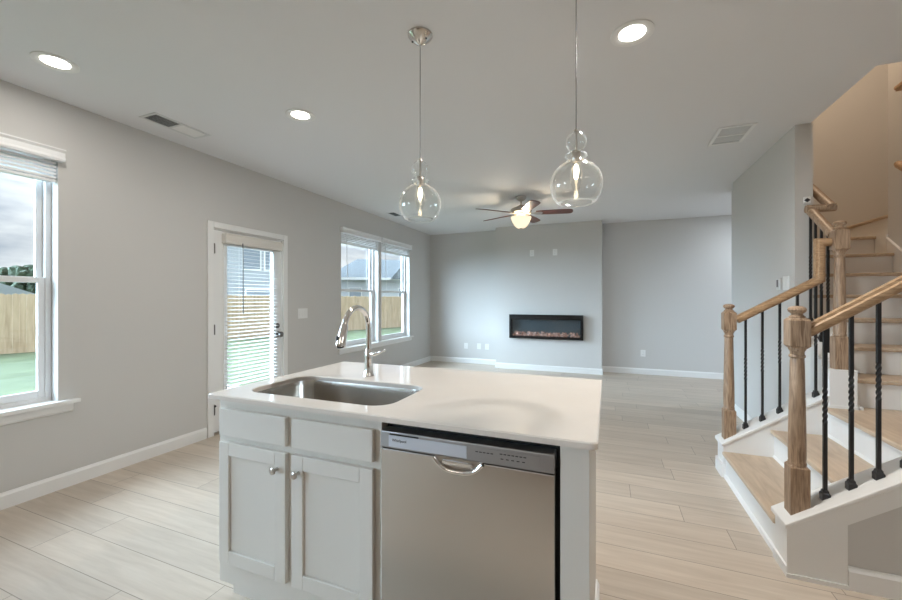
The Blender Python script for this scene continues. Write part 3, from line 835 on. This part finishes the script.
RP = [(-0.018, -0.026), (0.018, -0.026), (0.020, -0.014), (0.029, -0.008), (0.031, 0.006), (0.027, 0.020), (0.014, 0.030), (-0.014, 0.030), (-0.027, 0.020), (-0.031, 0.006), (-0.029, -0.008), (-0.020, -0.014)]
FYR = 2.44
t = thing('front_stair_railing', 'near oak and black iron stair railing at the right edge with twisted balusters', 'railing', (0.88, FYR, 0.28))
newel(t, 0.872, FYR, 0.26, 0.525, 1.306)
def frz(x): return 1.197 + SL * (x - 0.93)
bm = nb(); sweep(bm, [(0.908, FYR, frz(0.908)), (1.455, FYR, frz(1.455))], RP, (0, 1, 0)); link('handrail', bm, 'oakx', t, smooth=True)
for k in range(5):
    x = 0.98 + 0.0975 * k
    baluster(t, x, FYR, capz(x), frz(x) - 0.024)
newel(t, 1.50, FYR, 0.725, 0.95, 1.74)
bm = nb(); sweep(bm, [(1.545, FYR, 1.63), (SXR - 0.001, FYR, 1.63)], RP, (0, 1, 0)); link('handrail', bm, 'oakx', t, smooth=True)
for k in range(7):
    baluster(t, 1.64 + 0.12 * k, FYR, capz(XT), 1.606)

BYR = 3.575
t = thing('rear_stair_railing', 'far oak and black iron stair railing stepping up to the stair wall', 'railing', (0.862, BYR, 0.28))
newel(t, 0.862, BYR, 0.255, 0.505, 1.304)
N3X, N3Y = 1.503, 3.545
newel(t, N3X, N3Y, PZ - 0.003, 1.085, 1.886)
def brz(x): return 1.187 + 0.60 * (x - 0.908)
xg = 1.397
bm = nb(); sweep(bm, [(0.905, BYR - 0.015, brz(0.905)), (xg, BYR - 0.015, brz(xg)), (xg, BYR - 0.015, 1.745), (N3X - 0.044, BYR - 0.015, 1.745)], RP, (0, 1, 0)); link('handrail', bm, 'oakx', t, smooth=True)
for k in range(5):
    x = 0.968 + 0.104 * k
    baluster(t, x, BYR, capz(x), brz(x) - 0.022)
# second flight: rail runs up along +y to the wall end, jogs right and goes on inside the stairwell
def r1z(y): return 1.79 + SL2 * (y - 3.58)
RX = 1.487
bm = nb(); sweep(bm, [(RX, 3.588, r1z(3.588)), (RX, 3.930, r1z(3.930))], RP, (1, 0, 0))
zc = r1z(3.93) + 0.012
sweep(bm, [(RX - 0.033, 3.915, zc), (1.635, 3.915, zc)], RP, (0, 1, 0))
sweep(bm, [(1.600, 3.885, zc - 0.005), (1.600, 4.70, zc - 0.005 + SL2 * 0.80)], RP, (1, 0, 0))
link('handrail', bm, 'oak', t, smooth=True)
for y in (3.66, 3.755, 3.845, 3.925):
    baluster(t, RX, y, p2z(y) + 0.018, r1z(y) - 0.022)
# wall rails inside the stairwell at the right edge of the picture
def wallrail(label, y0, y1, z1, slope):
    t = thing('wall_handrail', label, 'handrail', (SXR, y1, z1))
    bm = nb(); xx = SXR - 0.055
    sweep(bm, [(xx, y0, z1 - slope * (y1 - y0)), (xx, y1, z1)], RP, (1, 0, 0)); 
    link('rail', bm, 'oakx', t, smooth=True)
    for yy in (y1 - 0.12, y0 + 0.15):
        zz = z1 - slope * (y1 - yy)
        bm = nb(); tube(bm, [(xx, yy, zz - 0.024), (xx, yy, zz - 0.06), (SXR, yy, zz - 0.075)], 0.006, 8); link('bracket', bm, 'nickel', t, smooth=True)
wallrail('oak handrail end on the stairwell right wall, the lower one at the picture edge', 3.7, 4.80, 2.565, SL2)
wallrail('oak handrail end high on the stairwell right wall, the upper one at the picture edge', 3.9, 4.80, 3.25, 0.0)

# ================================================================== electric fireplace
FX0, FX1, FZ0, FZ1 = -1.742, -0.403, 0.602, 1.052
t = thing('electric_fireplace', 'black framed linear electric fireplace mounted on the chimney breast', 'fireplace', (-1.07, YC, FZ0))
bm = nb(); fr = 0.048; ft = 0.062
y0, y1 = YC - 0.10, YC
box(bm, FX0, FX0 + fr, y0, y1, FZ0, FZ1); box(bm, FX1 - fr, FX1, y0, y1, FZ0, FZ1)
box(bm, FX0 + fr, FX1 - fr, y0, y1, FZ0, FZ0 + fr); box(bm, FX0 + fr, FX1 - fr, y0, y1, FZ1 - ft - 0.03, FZ1)
link('frame', bm, 'fpblack', t, bevel=0.004)
bm = nb(); box(bm, FX0 + fr, FX1 - fr, YC - 0.022, YC - 0.002, FZ0 + fr, FZ1 - ft - 0.03); link('firebox', bm, 'fpback', t)
bm = nb(); box(bm, FX0 + fr, FX1 - fr, y0 + 0.012, y0 + 0.016, FZ0 + fr, FZ1 - ft - 0.03); link('glass', bm, 'fpglass', t)
bm = nb()
for k in range(230):
    x = random.uniform(FX0 + fr + 0.02, FX1 - fr - 0.02); y = random.uniform(y0 + 0.03, YC - 0.035)
    r = random.uniform(0.014, 0.030); zc2 = FZ0 + fr + r * 0.8 + random.choice((0, 0, 0.02, 0.045))
    mtx = Matrix.Translation((x, y, zc2)) @ Matrix.Rotation(random.random() * 6, 4, (random.random(), random.random(), 1)) @ Matrix.Diagonal((r, r * random.uniform(0.6, 1), r * random.uniform(0.7, 1.3), 1))
    bmesh.ops.create_icosphere(bm, subdivisions=1, radius=1.0, matrix=mtx)
o = link('ember_bed', bm, 'pebble', t); o['kind'] = 'stuff'

# ================================================================== ceiling fan
FC = (-1.10, 5.34)
t = thing('ceiling_fan', 'five-blade ceiling fan with dark blades and a lit glass bowl', 'fan', (*FC, H))
bm = nb(); lathe(bm, [(0.074, H), (0.074, H - 0.012), (0.060, H - 0.035), (0.035, H - 0.055), (0.016, H - 0.062)], c=FC, seg=32); link('canopy', bm, 'nickel', t, smooth=True)
bm = nb(); lathe(bm, [(0.012, 2.60), (0.012, H - 0.05)], c=FC, seg=14); link('down_rod', bm, 'nickel', t, smooth=True)
bm = nb(); lathe(bm, [(0.030, 2.622), (0.050, 2.615), (0.060, 2.60), (0.105, 2.592), (0.138, 2.575), (0.145, 2.55), (0.140, 2.525), (0.110, 2.508), (0.085, 2.50), (0.075, 2.475), (0.080, 2.470)], c=FC, seg=40); link('motor_housing', bm, 'nickel', t, smooth=True)
bm = nb(); lathe(bm, [(0.136, 2.462), (0.139, 2.455), (0.130, 2.43), (0.112, 2.39), (0.085, 2.345), (0.055, 2.318), (0.02, 2.312)], c=FC, seg=40, cap=False); link('glass_bowl', bm, 'bowl', t, smooth=True)
bm = nb(); lathe(bm, [(0.022, 2.313), (0.016, 2.304), (0.005, 2.298)], c=FC, seg=16); link('finial', bm, 'nickel', t, smooth=True)
for k in range(2):
    bd = bpy.data.lights.new('fan_bulb', 'POINT'); bd.energy = 9.0; bd.color = (1.0, 0.84, 0.62); bd.shadow_soft_size = 0.025
    bo = bpy.data.objects.new('fan_bulb', bd); bo.location = (FC[0] - 0.05 + 0.10 * k, FC[1], 2.445); COL.objects.link(bo)
BZ = 2.515
for a in (-63, 9, 81, 153, 225):
    ar = math.radians(a); rot = Matrix.Translation((*FC, BZ)) @ Matrix.Rotation(ar, 4, 'Z') @ Matrix.Rotation(math.radians(-12), 4, 'X')
    bm = nb(); n = 10
    top = []
    outline = [(0.20, -0.055), (0.30, -0.062), (0.50, -0.068), (0.62, -0.069), (0.655, -0.062), (0.675, -0.045), (0.685, 0.0), (0.675, 0.045), (0.655, 0.062), (0.62, 0.069), (0.50, 0.068), (0.30, 0.062), (0.20, 0.055)]
    prism(bm, outline, -0.004, 0.004, 'z'); bmesh.ops.transform(bm, matrix=rot, verts=bm.verts[:])
    bl = link('blade', bm, 'mahog', t, bevel=0.002)
    bm = nb(); prism(bm, [(0.10, -0.018), (0.17, -0.020), (0.21, -0.045), (0.27, -0.040), (0.29, 0.0), (0.27, 0.040), (0.21, 0.045), (0.17, 0.020), (0.10, 0.018)], -0.010, -0.0045, 'z'); bmesh.ops.transform(bm, matrix=rot, verts=bm.verts[:])
    link('blade_iron', bm, 'nickel', bl, bevel=0.001)

# ================================================================== pendants
def pendant(x, y, label):
    t = thing('pendant_light', label, 'pendant light', (x, y, H), group='clear glass pendants over the island')
    bm = nb(); lathe(bm, [(0.066, H), (0.066, H - 0.008), (0.058, H - 0.018), (0.032, H - 0.040), (0.012, H - 0.052), (0.004, H - 0.056)], c=(x, y), seg=32); c = link('canopy', bm, 'nickelb', t, smooth=True)
    for s in (-1, 1):
        bm = nb(); bmesh.ops.create_icosphere(bm, subdivisions=2, radius=0.005, matrix=Matrix.Translation((x + s * 0.040, y - 0.010, H - 0.034))); link('screw', bm, 'black', c, smooth=True)
    bm = nb(); lathe(bm, [(0.0022, 2.075), (0.0022, H - 0.04)], c=(x, y), seg=10); link('cord', bm, 'cord', t, smooth=True)
    bm = nb(); lathe(bm, [(0.006, 2.085), (0.009, 2.078), (0.009, 2.068), (0.005, 2.060), (0.005, 1.995), (0.016, 1.990), (0.019, 1.980), (0.019, 1.945), (0.016, 1.938)], c=(x, y), seg=24); link('socket', bm, 'nickel', t, smooth=True)
    prof = [(0.070, 1.760), (0.083, 1.766), (0.097, 1.785), (0.108, 1.815), (0.111, 1.842), (0.107, 1.872), (0.095, 1.900), (0.075, 1.922), (0.052, 1.937), (0.036, 1.945), (0.031, 1.951),
            (0.040, 1.957), (0.047, 1.966), (0.044, 1.976), (0.031, 1.983), (0.023, 1.988), (0.031, 1.996), (0.041, 2.010), (0.045, 2.028), (0.042, 2.046), (0.032, 2.061), (0.018, 2.071), (0.009, 2.074)]
    bm = nb(); lathe(bm, prof, c=(x, y), seg=48, cap=False); s = link('glass_shade', bm, 'shade', t, smooth=True)
    sm = s.modifiers.new('thick', 'SOLIDIFY'); sm.thickness = 0.0025; sm.offset = -1
    bm = nb(); a = [(x + 0.0715 * math.cos(2 * PI * k / 40), y + 0.0715 * math.sin(2 * PI * k / 40), 1.760) for k in range(41)]
    tube(bm, a, 0.0028, 8, cap=False); link('rim', bm, 'shade', s, smooth=True)
    bm = nb()
    for k in range(46):
        th2 = random.uniform(0, 2 * PI); q = random.choice(prof[2:9]); rr = q[0] - 0.001
        bmesh.ops.create_icosphere(bm, subdivisions=1, radius=random.uniform(0.0008, 0.0018), matrix=Matrix.Translation((x + rr * math.cos(th2), y + rr * math.sin(th2), q[1] + random.uniform(-0.008, 0.008))))
    o = link('seed_bubbles', bm, 'bubble', s); o['kind'] = 'stuff'
    bm = nb(); lathe(bm, [(0.013, 1.940), (0.014, 1.930), (0.021, 1.905), (0.024, 1.880), (0.022, 1.850), (0.013, 1.822), (0.003, 1.815)], c=(x, y), seg=24); b = link('bulb', bm, 'shade', t, smooth=True)
    bm = nb(); lathe(bm, [(0.003, 1.932), (0.008, 1.925), (0.0105, 1.905), (0.0105, 1.885), (0.006, 1.868), (0.002, 1.865)], c=(x, y), seg=16); link('filament', bm, 'bulbglass', b, smooth=True)
    return t
p1 = pendant(-0.922, 1.868, 'clear glass pendant light hanging over the sink end of the island')
dup(p1, (-0.128, 1.800, H), 'clear glass pendant light hanging over the right end of the island, the nearer one')

# ================================================================== recessed ceiling lights
def downlight(x, y, label, watts):
    t = thing('recessed_light', label, 'ceiling light', (x, y, H), group='recessed ceiling lights')
    bm = nb(); lathe(bm, [(0.106, H), (0.106, H - 0.005), (0.098, H - 0.008), (0.080, H - 0.006), (0.066, H - 0.0005)], c=(x, y), seg=40, cap=False); link('trim_ring', bm, 'trim', t, smooth=True)
    bm = nb(); lathe(bm, [(0.067, H - 0.0005), (0.060, H - 0.0012), (0.004, H - 0.0014)], c=(x, y), seg=32); link('lens', bm, 'lens', t, smooth=True)
    ceiling_lamp('recessed_lamp', (x, y, H - 0.0095), watts, 0.125)
downlight(-3.03, 1.285, 'lit round recessed ceiling light at the far left, nearest the window', 3.0)
downlight(-2.17, 2.345, 'lit round recessed ceiling light between the left ceiling vent and the sink pendant', 7.0)
downlight(0.12, 2.27, 'lit round recessed ceiling light to the right of the nearer pendant', 26.0)

# ================================================================== ceiling vents
t = thing('ceiling_vent', 'long narrow ceiling vent with one dark half near the left wall', 'vent', (-3.24, 2.12, H))
bm = nb(); x0, x1, y0, y1 = -3.335, -3.145, 1.90, 2.345
f = 0.022
box(bm, x0, x0 + f, y0, y1, H - 0.006, H); box(bm, x1 - f, x1, y0, y1, H - 0.006, H); box(bm, x0 + f, x1 - f, y0, y0 + f, H - 0.006, H); box(bm, x0 + f, x1 - f, y1 - f, y1, H - 0.006, H); box(bm, x0 + f, x1 - f, 2.105, 2.125, H - 0.006, H)
link('frame', bm, 'ventgrey', t, bevel=0.002)
bm = nb(); box(bm, x0 + f, x1 - f, y0 + f, 2.105, H - 0.0012, H); link('duct_opening', bm, 'ventdark', t)
bm = nb(); box(bm, x0 + f, x1 - f, 2.125, y1 - f, H - 0.003, H); link('closed_half', bm, 'trim', t)
bm = nb()
for k in range(7):
    xx = x0 + f + 0.012 + k * 0.0195; box(bm, xx, xx + 0.0015, y0 + f, 2.105, H - 0.003, H - 0.0013)
link('louvres', bm, 'ventgrey', t)
t = thing('ceiling_vent', 'square white louvred return vent near the stairs', 'vent', (0.985, 3.98, H))
bm = nb(); x0, x1, y0, y1 = 0.845, 1.105, 3.78, 4.19; f = 0.028
box(bm, x0, x0 + f, y0, y1, H - 0.008, H); box(bm, x1 - f, x1, y0, y1, H - 0.008, H); box(bm, x0 + f, x1 - f, y0, y0 + f, H - 0.008, H); box(bm, x0 + f, x1 - f, y1 - f, y1, H - 0.008, H); box(bm, x0 + f, x1 - f, 3.975, 3.995, H - 0.008, H)
link('frame', bm, 'trim', t, bevel=0.002)
bm = nb(); box(bm, x0 + f, x1 - f, y0 + f, y1 - f, H - 0.0012, H); link('duct_opening', bm, 'steel2v', t)
bm = nb()
yy = y0 + f + 0.006
while yy < y1 - f - 0.016:
    if not (3.958 < yy < 3.997): box(bm, x0 + f, x1 - f, yy, yy + 0.011, H - 0.0035, H - 0.0013)
    yy += 0.0175
link('louvres', bm, 'ventgrey', t)
t = thing('ceiling_vent', 'small dark ceiling vent above the paired windows', 'vent', (-3.26, 5.65, H))
bm = nb(); x0, x1, y0, y1 = -3.335, -3.175, 5.50, 5.80; f = 0.02
box(bm, x0, x0 + f, y0, y1, H - 0.006, H); box(bm, x1 - f, x1, y0, y1, H - 0.006, H); box(bm, x0 + f, x1 - f, y0, y0 + f, H - 0.006, H); box(bm, x0 + f, x1 - f, y1 - f, y1, H - 0.006, H)
link('frame', bm, 'ventgrey', t)
bm = nb(); box(bm, x0 + f, x1 - f, y0 + f, y1 - f, H - 0.0012, H); link('duct_opening', bm, 'ventdark', t)

# ================================================================== switches and outlets
def plate(name, label, cat, c, w, h, normal, inner='outlet', group=None):
    """wall plate; normal '+x','-x','-y' is the way it faces"""
    t = thing(name, label, cat, c, group)
    def bx(bm, s0, s1, z0, z1, d0, d1):
        x, y, z = c
        if normal == '+x': box(bm, x + d0, x + d1, y + s0, y + s1, z + z0, z + z1)
        elif normal == '-x': box(bm, x - d1, x - d0, y + s0, y + s1, z + z0, z + z1)
        else: box(bm, x + s0, x + s1, y - d1, y - d0, z + z0, z + z1)
    bm = nb(); bx(bm, -w / 2, w / 2, -h / 2, h / 2, 0.0, 0.006); link('cover_plate', bm, 'trim', t, bevel=0.002)
    if inner == 'outlet':
        for zz in (-0.022, 0.022):
            bm = nb(); bx(bm, -0.017, 0.017, zz - 0.015, zz + 0.015, 0.006, 0.0075); s = link('socket', bm, 'trim', t)
            bm = nb(); bx(bm, -0.008, -0.006, zz - 0.004, zz + 0.006, 0.0075, 0.0078); bx(bm, 0.006, 0.008, zz - 0.004, zz + 0.006, 0.0075, 0.0078); link('slots', bm, 'ink', s)
    elif inner == 'rockers':
        n = max(1, round(w / 0.06))
        for k in range(n):
            s = (k - (n - 1) / 2) * 0.046
            bm = nb(); bx(bm, s - 0.017, s + 0.017, -0.033, 0.033, 0.006, 0.009); link('rocker', bm, 'trim', t, bevel=0.001)
    return t
plate('light_switch', 'white triple light switch plate beside the garden door', 'switch', (XL, 3.917, 1.16), 0.165, 0.125, '+x', 'rockers')
plate('wall_outlet', 'white outlet plate low on the far wall, leftmost of three left of the fireplace', 'outlet', (-2.767, YB, 0.36), 0.08, 0.118, '-y')
plate('wall_outlet', 'white outlet plate low on the far wall, middle one of three beside the fireplace', 'outlet', (-2.481, YB, 0.362), 0.08, 0.118, '-y')
plate('wall_outlet', 'white outlet plate low on the far wall, nearest the left side of the chimney breast', 'outlet', (-2.308, YB, 0.36), 0.08, 0.118, '-y')
plate('wall_outlet', 'white outlet plate low on the far wall right of the chimney breast', 'outlet', (0.588, YB, 0.375), 0.08, 0.118, '-y')
plate('wall_outlet', 'white outlet plate high above the fireplace, the left one of the two', 'outlet', (-1.327, YC, 2.21), 0.08, 0.118, '-y')
plate('wall_outlet', 'white outlet plate high above the fireplace, the right one of the two', 'outlet', (-0.903, YC, 2.21), 0.08, 0.118, '-y')
plate('light_switch', 'white switch plate on the stair wall above the far railing', 'switch', (WX0, 4.11, 1.475), 0.118, 0.118, '-x', 'rockers')
t = thing('thermostat', 'small grey thermostat on the stair wall beside the switch plate', 'thermostat', (WX0, 4.245, 1.47))
bm = nb(); box(bm, WX0 - 0.018, WX0, 4.215, 4.275, 1.42, 1.52); link('case', bm, 'ventgrey', t, bevel=0.004)
bm = nb(); box(bm, WX0 - 0.019, WX0 - 0.018, 4.225, 4.265, 1.445, 1.51); link('display', bm, 'cord', t)
t = thing('wall_sensor', 'small white wall sensor with a black diamond face on the stair wall end', 'sensor', (1.473, WY, 2.125))
bm = nb(); box(bm, 1.450, 1.496, WY - 0.010, WY, 2.100, 2.155); link('case', bm, 'trim', t, bevel=0.004)
bm = nb(); prism(bm, [(1.452, 2.127), (1.473, 2.110), (1.494, 2.127), (1.473, 2.144)], WY - 0.012, WY - 0.010, 'y'); link('diamond_face', bm, 'ink', t)

# ================================================================== garden and neighbours
GZ = -0.24
bm = nb(); box(bm, -90, XLO, -60, 110, GZ - 0.3, GZ); o = struct('ground_lawn', bm, 'grass')
bm = nb(); box(bm, -6.2, XLO, 2.0, 4.8, GZ, GZ + 0.12); o = struct('patio_slab', bm, 'concrete')
# timber fence running away behind the lawn
t = thing('wooden_fence', 'tall raw pine privacy fence across the end of the lawn', 'fence', (-14, 10, GZ))
def fx(y): return -18.3 + 0.375 * y
ya, yb = -1.0, 26.0; bw = 0.135
bm = nb(); y = ya; sn = 1 / math.sqrt(1 + 0.375 ** 2)
while y < yb:
    h = 1.50 + random.uniform(-0.015, 0.015)
    x0 = fx(y); y2 = y + bw * sn; x1 = fx(y2); jit = random.uniform(0, 0.012)
    vs = [bm.verts.new(p) for p in ((x0 + jit, y, GZ), (x1 + jit, y2, GZ), (x1 + jit, y2, h - 0.03), ((x1 + x0) / 2 + jit, (y + y2) / 2, h), (x0 + jit, y, h - 0.03))]
    ws = [bm.verts.new((v.co.x - 0.02, v.co.y, v.co.z)) for v in vs]
    bm.faces.new(vs); bm.faces.new(ws[::-1])
    for k in range(5): bm.faces.new((vs[k], ws[k], ws[(k + 1) % 5], vs[(k + 1) % 5]))
    y += (bw + 0.006) * sn
link('board_panel', bm, 'fence', t)
y = ya + 0.4
while y < yb:
    bm = nb(); box(bm, fx(y) - 0.12, fx(y) - 0.03, y - 0.045, y + 0.045, GZ, 1.42); link('post', bm, 'fence', t); y += 2.4
def house(label, cx, cy, w, dep, rz, eave, ridge, mw, wins, hip=False, roofm='shingle'):
    t = thing('house', label, 'house', (cx, cy, GZ))
    rot = Matrix.Translation((cx, cy, 0)) @ Matrix.Rotation(rz, 4, 'Z')
    def P(bm): bmesh.ops.transform(bm, matrix=rot, verts=bm.verts[:])
    bm = nb(); box(bm, -w / 2, w / 2, -dep / 2, dep / 2, GZ, eave); P(bm)
    # lap siding courses
    wl = link('wall', bm, mw, t)
    bm = nb(); o = 0.4
    ins = w * 0.30 if hip else 0.0
    A = [(-w / 2 - o, -dep / 2 - o, eave), (w / 2 + o, -dep / 2 - o, eave), (w / 2 + o, dep / 2 + o, eave), (-w / 2 - o, dep / 2 + o, eave), (-w / 2 - o + ins, 0, ridge), (w / 2 + o - ins, 0, ridge)]
    v = [bm.verts.new(p) for p in A]
    for f in ((0, 1, 5, 4), (2, 3, 4, 5), (1, 2, 5), (3, 0, 4), (3, 2, 1, 0)): bm.faces.new([v[i] for i in f])
    P(bm); link('roof', bm, roofm, t)
    bm = nb(); box(bm, -w / 2 - o, w / 2 + o, -dep / 2 - o - 0.03, -dep / 2 - o, eave - 0.18, eave + 0.04); P(bm); link('fascia', bm, 'trim', t)
    for (x, z, ww, hh) in wins:
        bm = nb(); box(bm, x - ww / 2 - 0.08, x + ww / 2 + 0.08, -dep / 2 - 0.03, -dep / 2, z - 0.08, z + hh + 0.08); P(bm); wf = link('window', bm, 'trim', t)
        bm = nb(); box(bm, x - ww / 2, x + ww / 2, -dep / 2 - 0.04, -dep / 2 - 0.03, z, z + hh); P(bm); link('pane', bm, 'hglass', wf)
    if hip:
        bm = nb(); prism(bm, [(0.6, eave - 0.1), (4.2, eave - 0.1), (2.4, ridge + 0.1)], -dep / 2 - 0.5, 0.0, 'y'); P(bm); link('gable', bm, 'shingle', t)
    return t
# front faces look towards the room: local -y points at +x/-y
house('grey two-storey house seen through the door blind', -23.5, 20.3, 7.6, 8, math.radians(51), 5.6, 7.4, 'siding', [(-2.4, 3.4, 0.9, 1.4), (0.1, 3.2, 0.9, 1.4), (1.3, 3.2, 0.9, 1.4), (-1.6, 1.0, 0.5, 0.5), (0.6, 0.9, 1.6, 1.0)])
hb = house('pale single-storey house with a grey gabled hip roof beyond the paired windows', -21.0, 33.8, 9.5, 7, math.radians(35), 3.25, 5.3, 'siding2', [(-2.5, 0.9, 1.0, 1.4), (1.9, 0.9, 1.0, 1.4)], hip=True)
house('low house with a grey roof beyond the fence at the left window', -59.5, 20.4, 8, 5.6, math.radians(160), 1.7, 3.1, 'siding2', [], roofm='siding')
def tree(label, x, y, h, r):
    t = thing('tree', label, 'tree', (x, y, GZ), group='trees beyond the fence')
    bm = nb(); lathe(bm, [(0.28, GZ), (0.2, h * 0.45), (0.08, h * 0.8)], c=(x, y), seg=10); link('trunk', bm, 'bark', t, smooth=True)
    bm = nb()
    for k in range(80):
        a = random.random() * 6.28; rr = r * random.uniform(0.1, 0.8); zz = h * random.uniform(0.35, 0.92)
        s = r * random.uniform(0.14, 0.30)
        bmesh.ops.create_icosphere(bm, subdivisions=2, radius=s, matrix=Matrix.Translation((x + rr * math.cos(a), y + rr * math.sin(a), zz)))
    for v in bm.verts: v.co += Vector((random.uniform(-1, 1), random.uniform(-1, 1), random.uniform(-1, 1))) * r * 0.05
    link('foliage', bm, 'leaf', t)
tree('taller dark green tree beyond the fence, right of the grey roof in the left window', -81.5, 32.2, 6.3, 3.2)
tree('lower dark green tree beyond the fence at the very left edge of the left window', -91.0, 32.4, 6.4, 2.6)
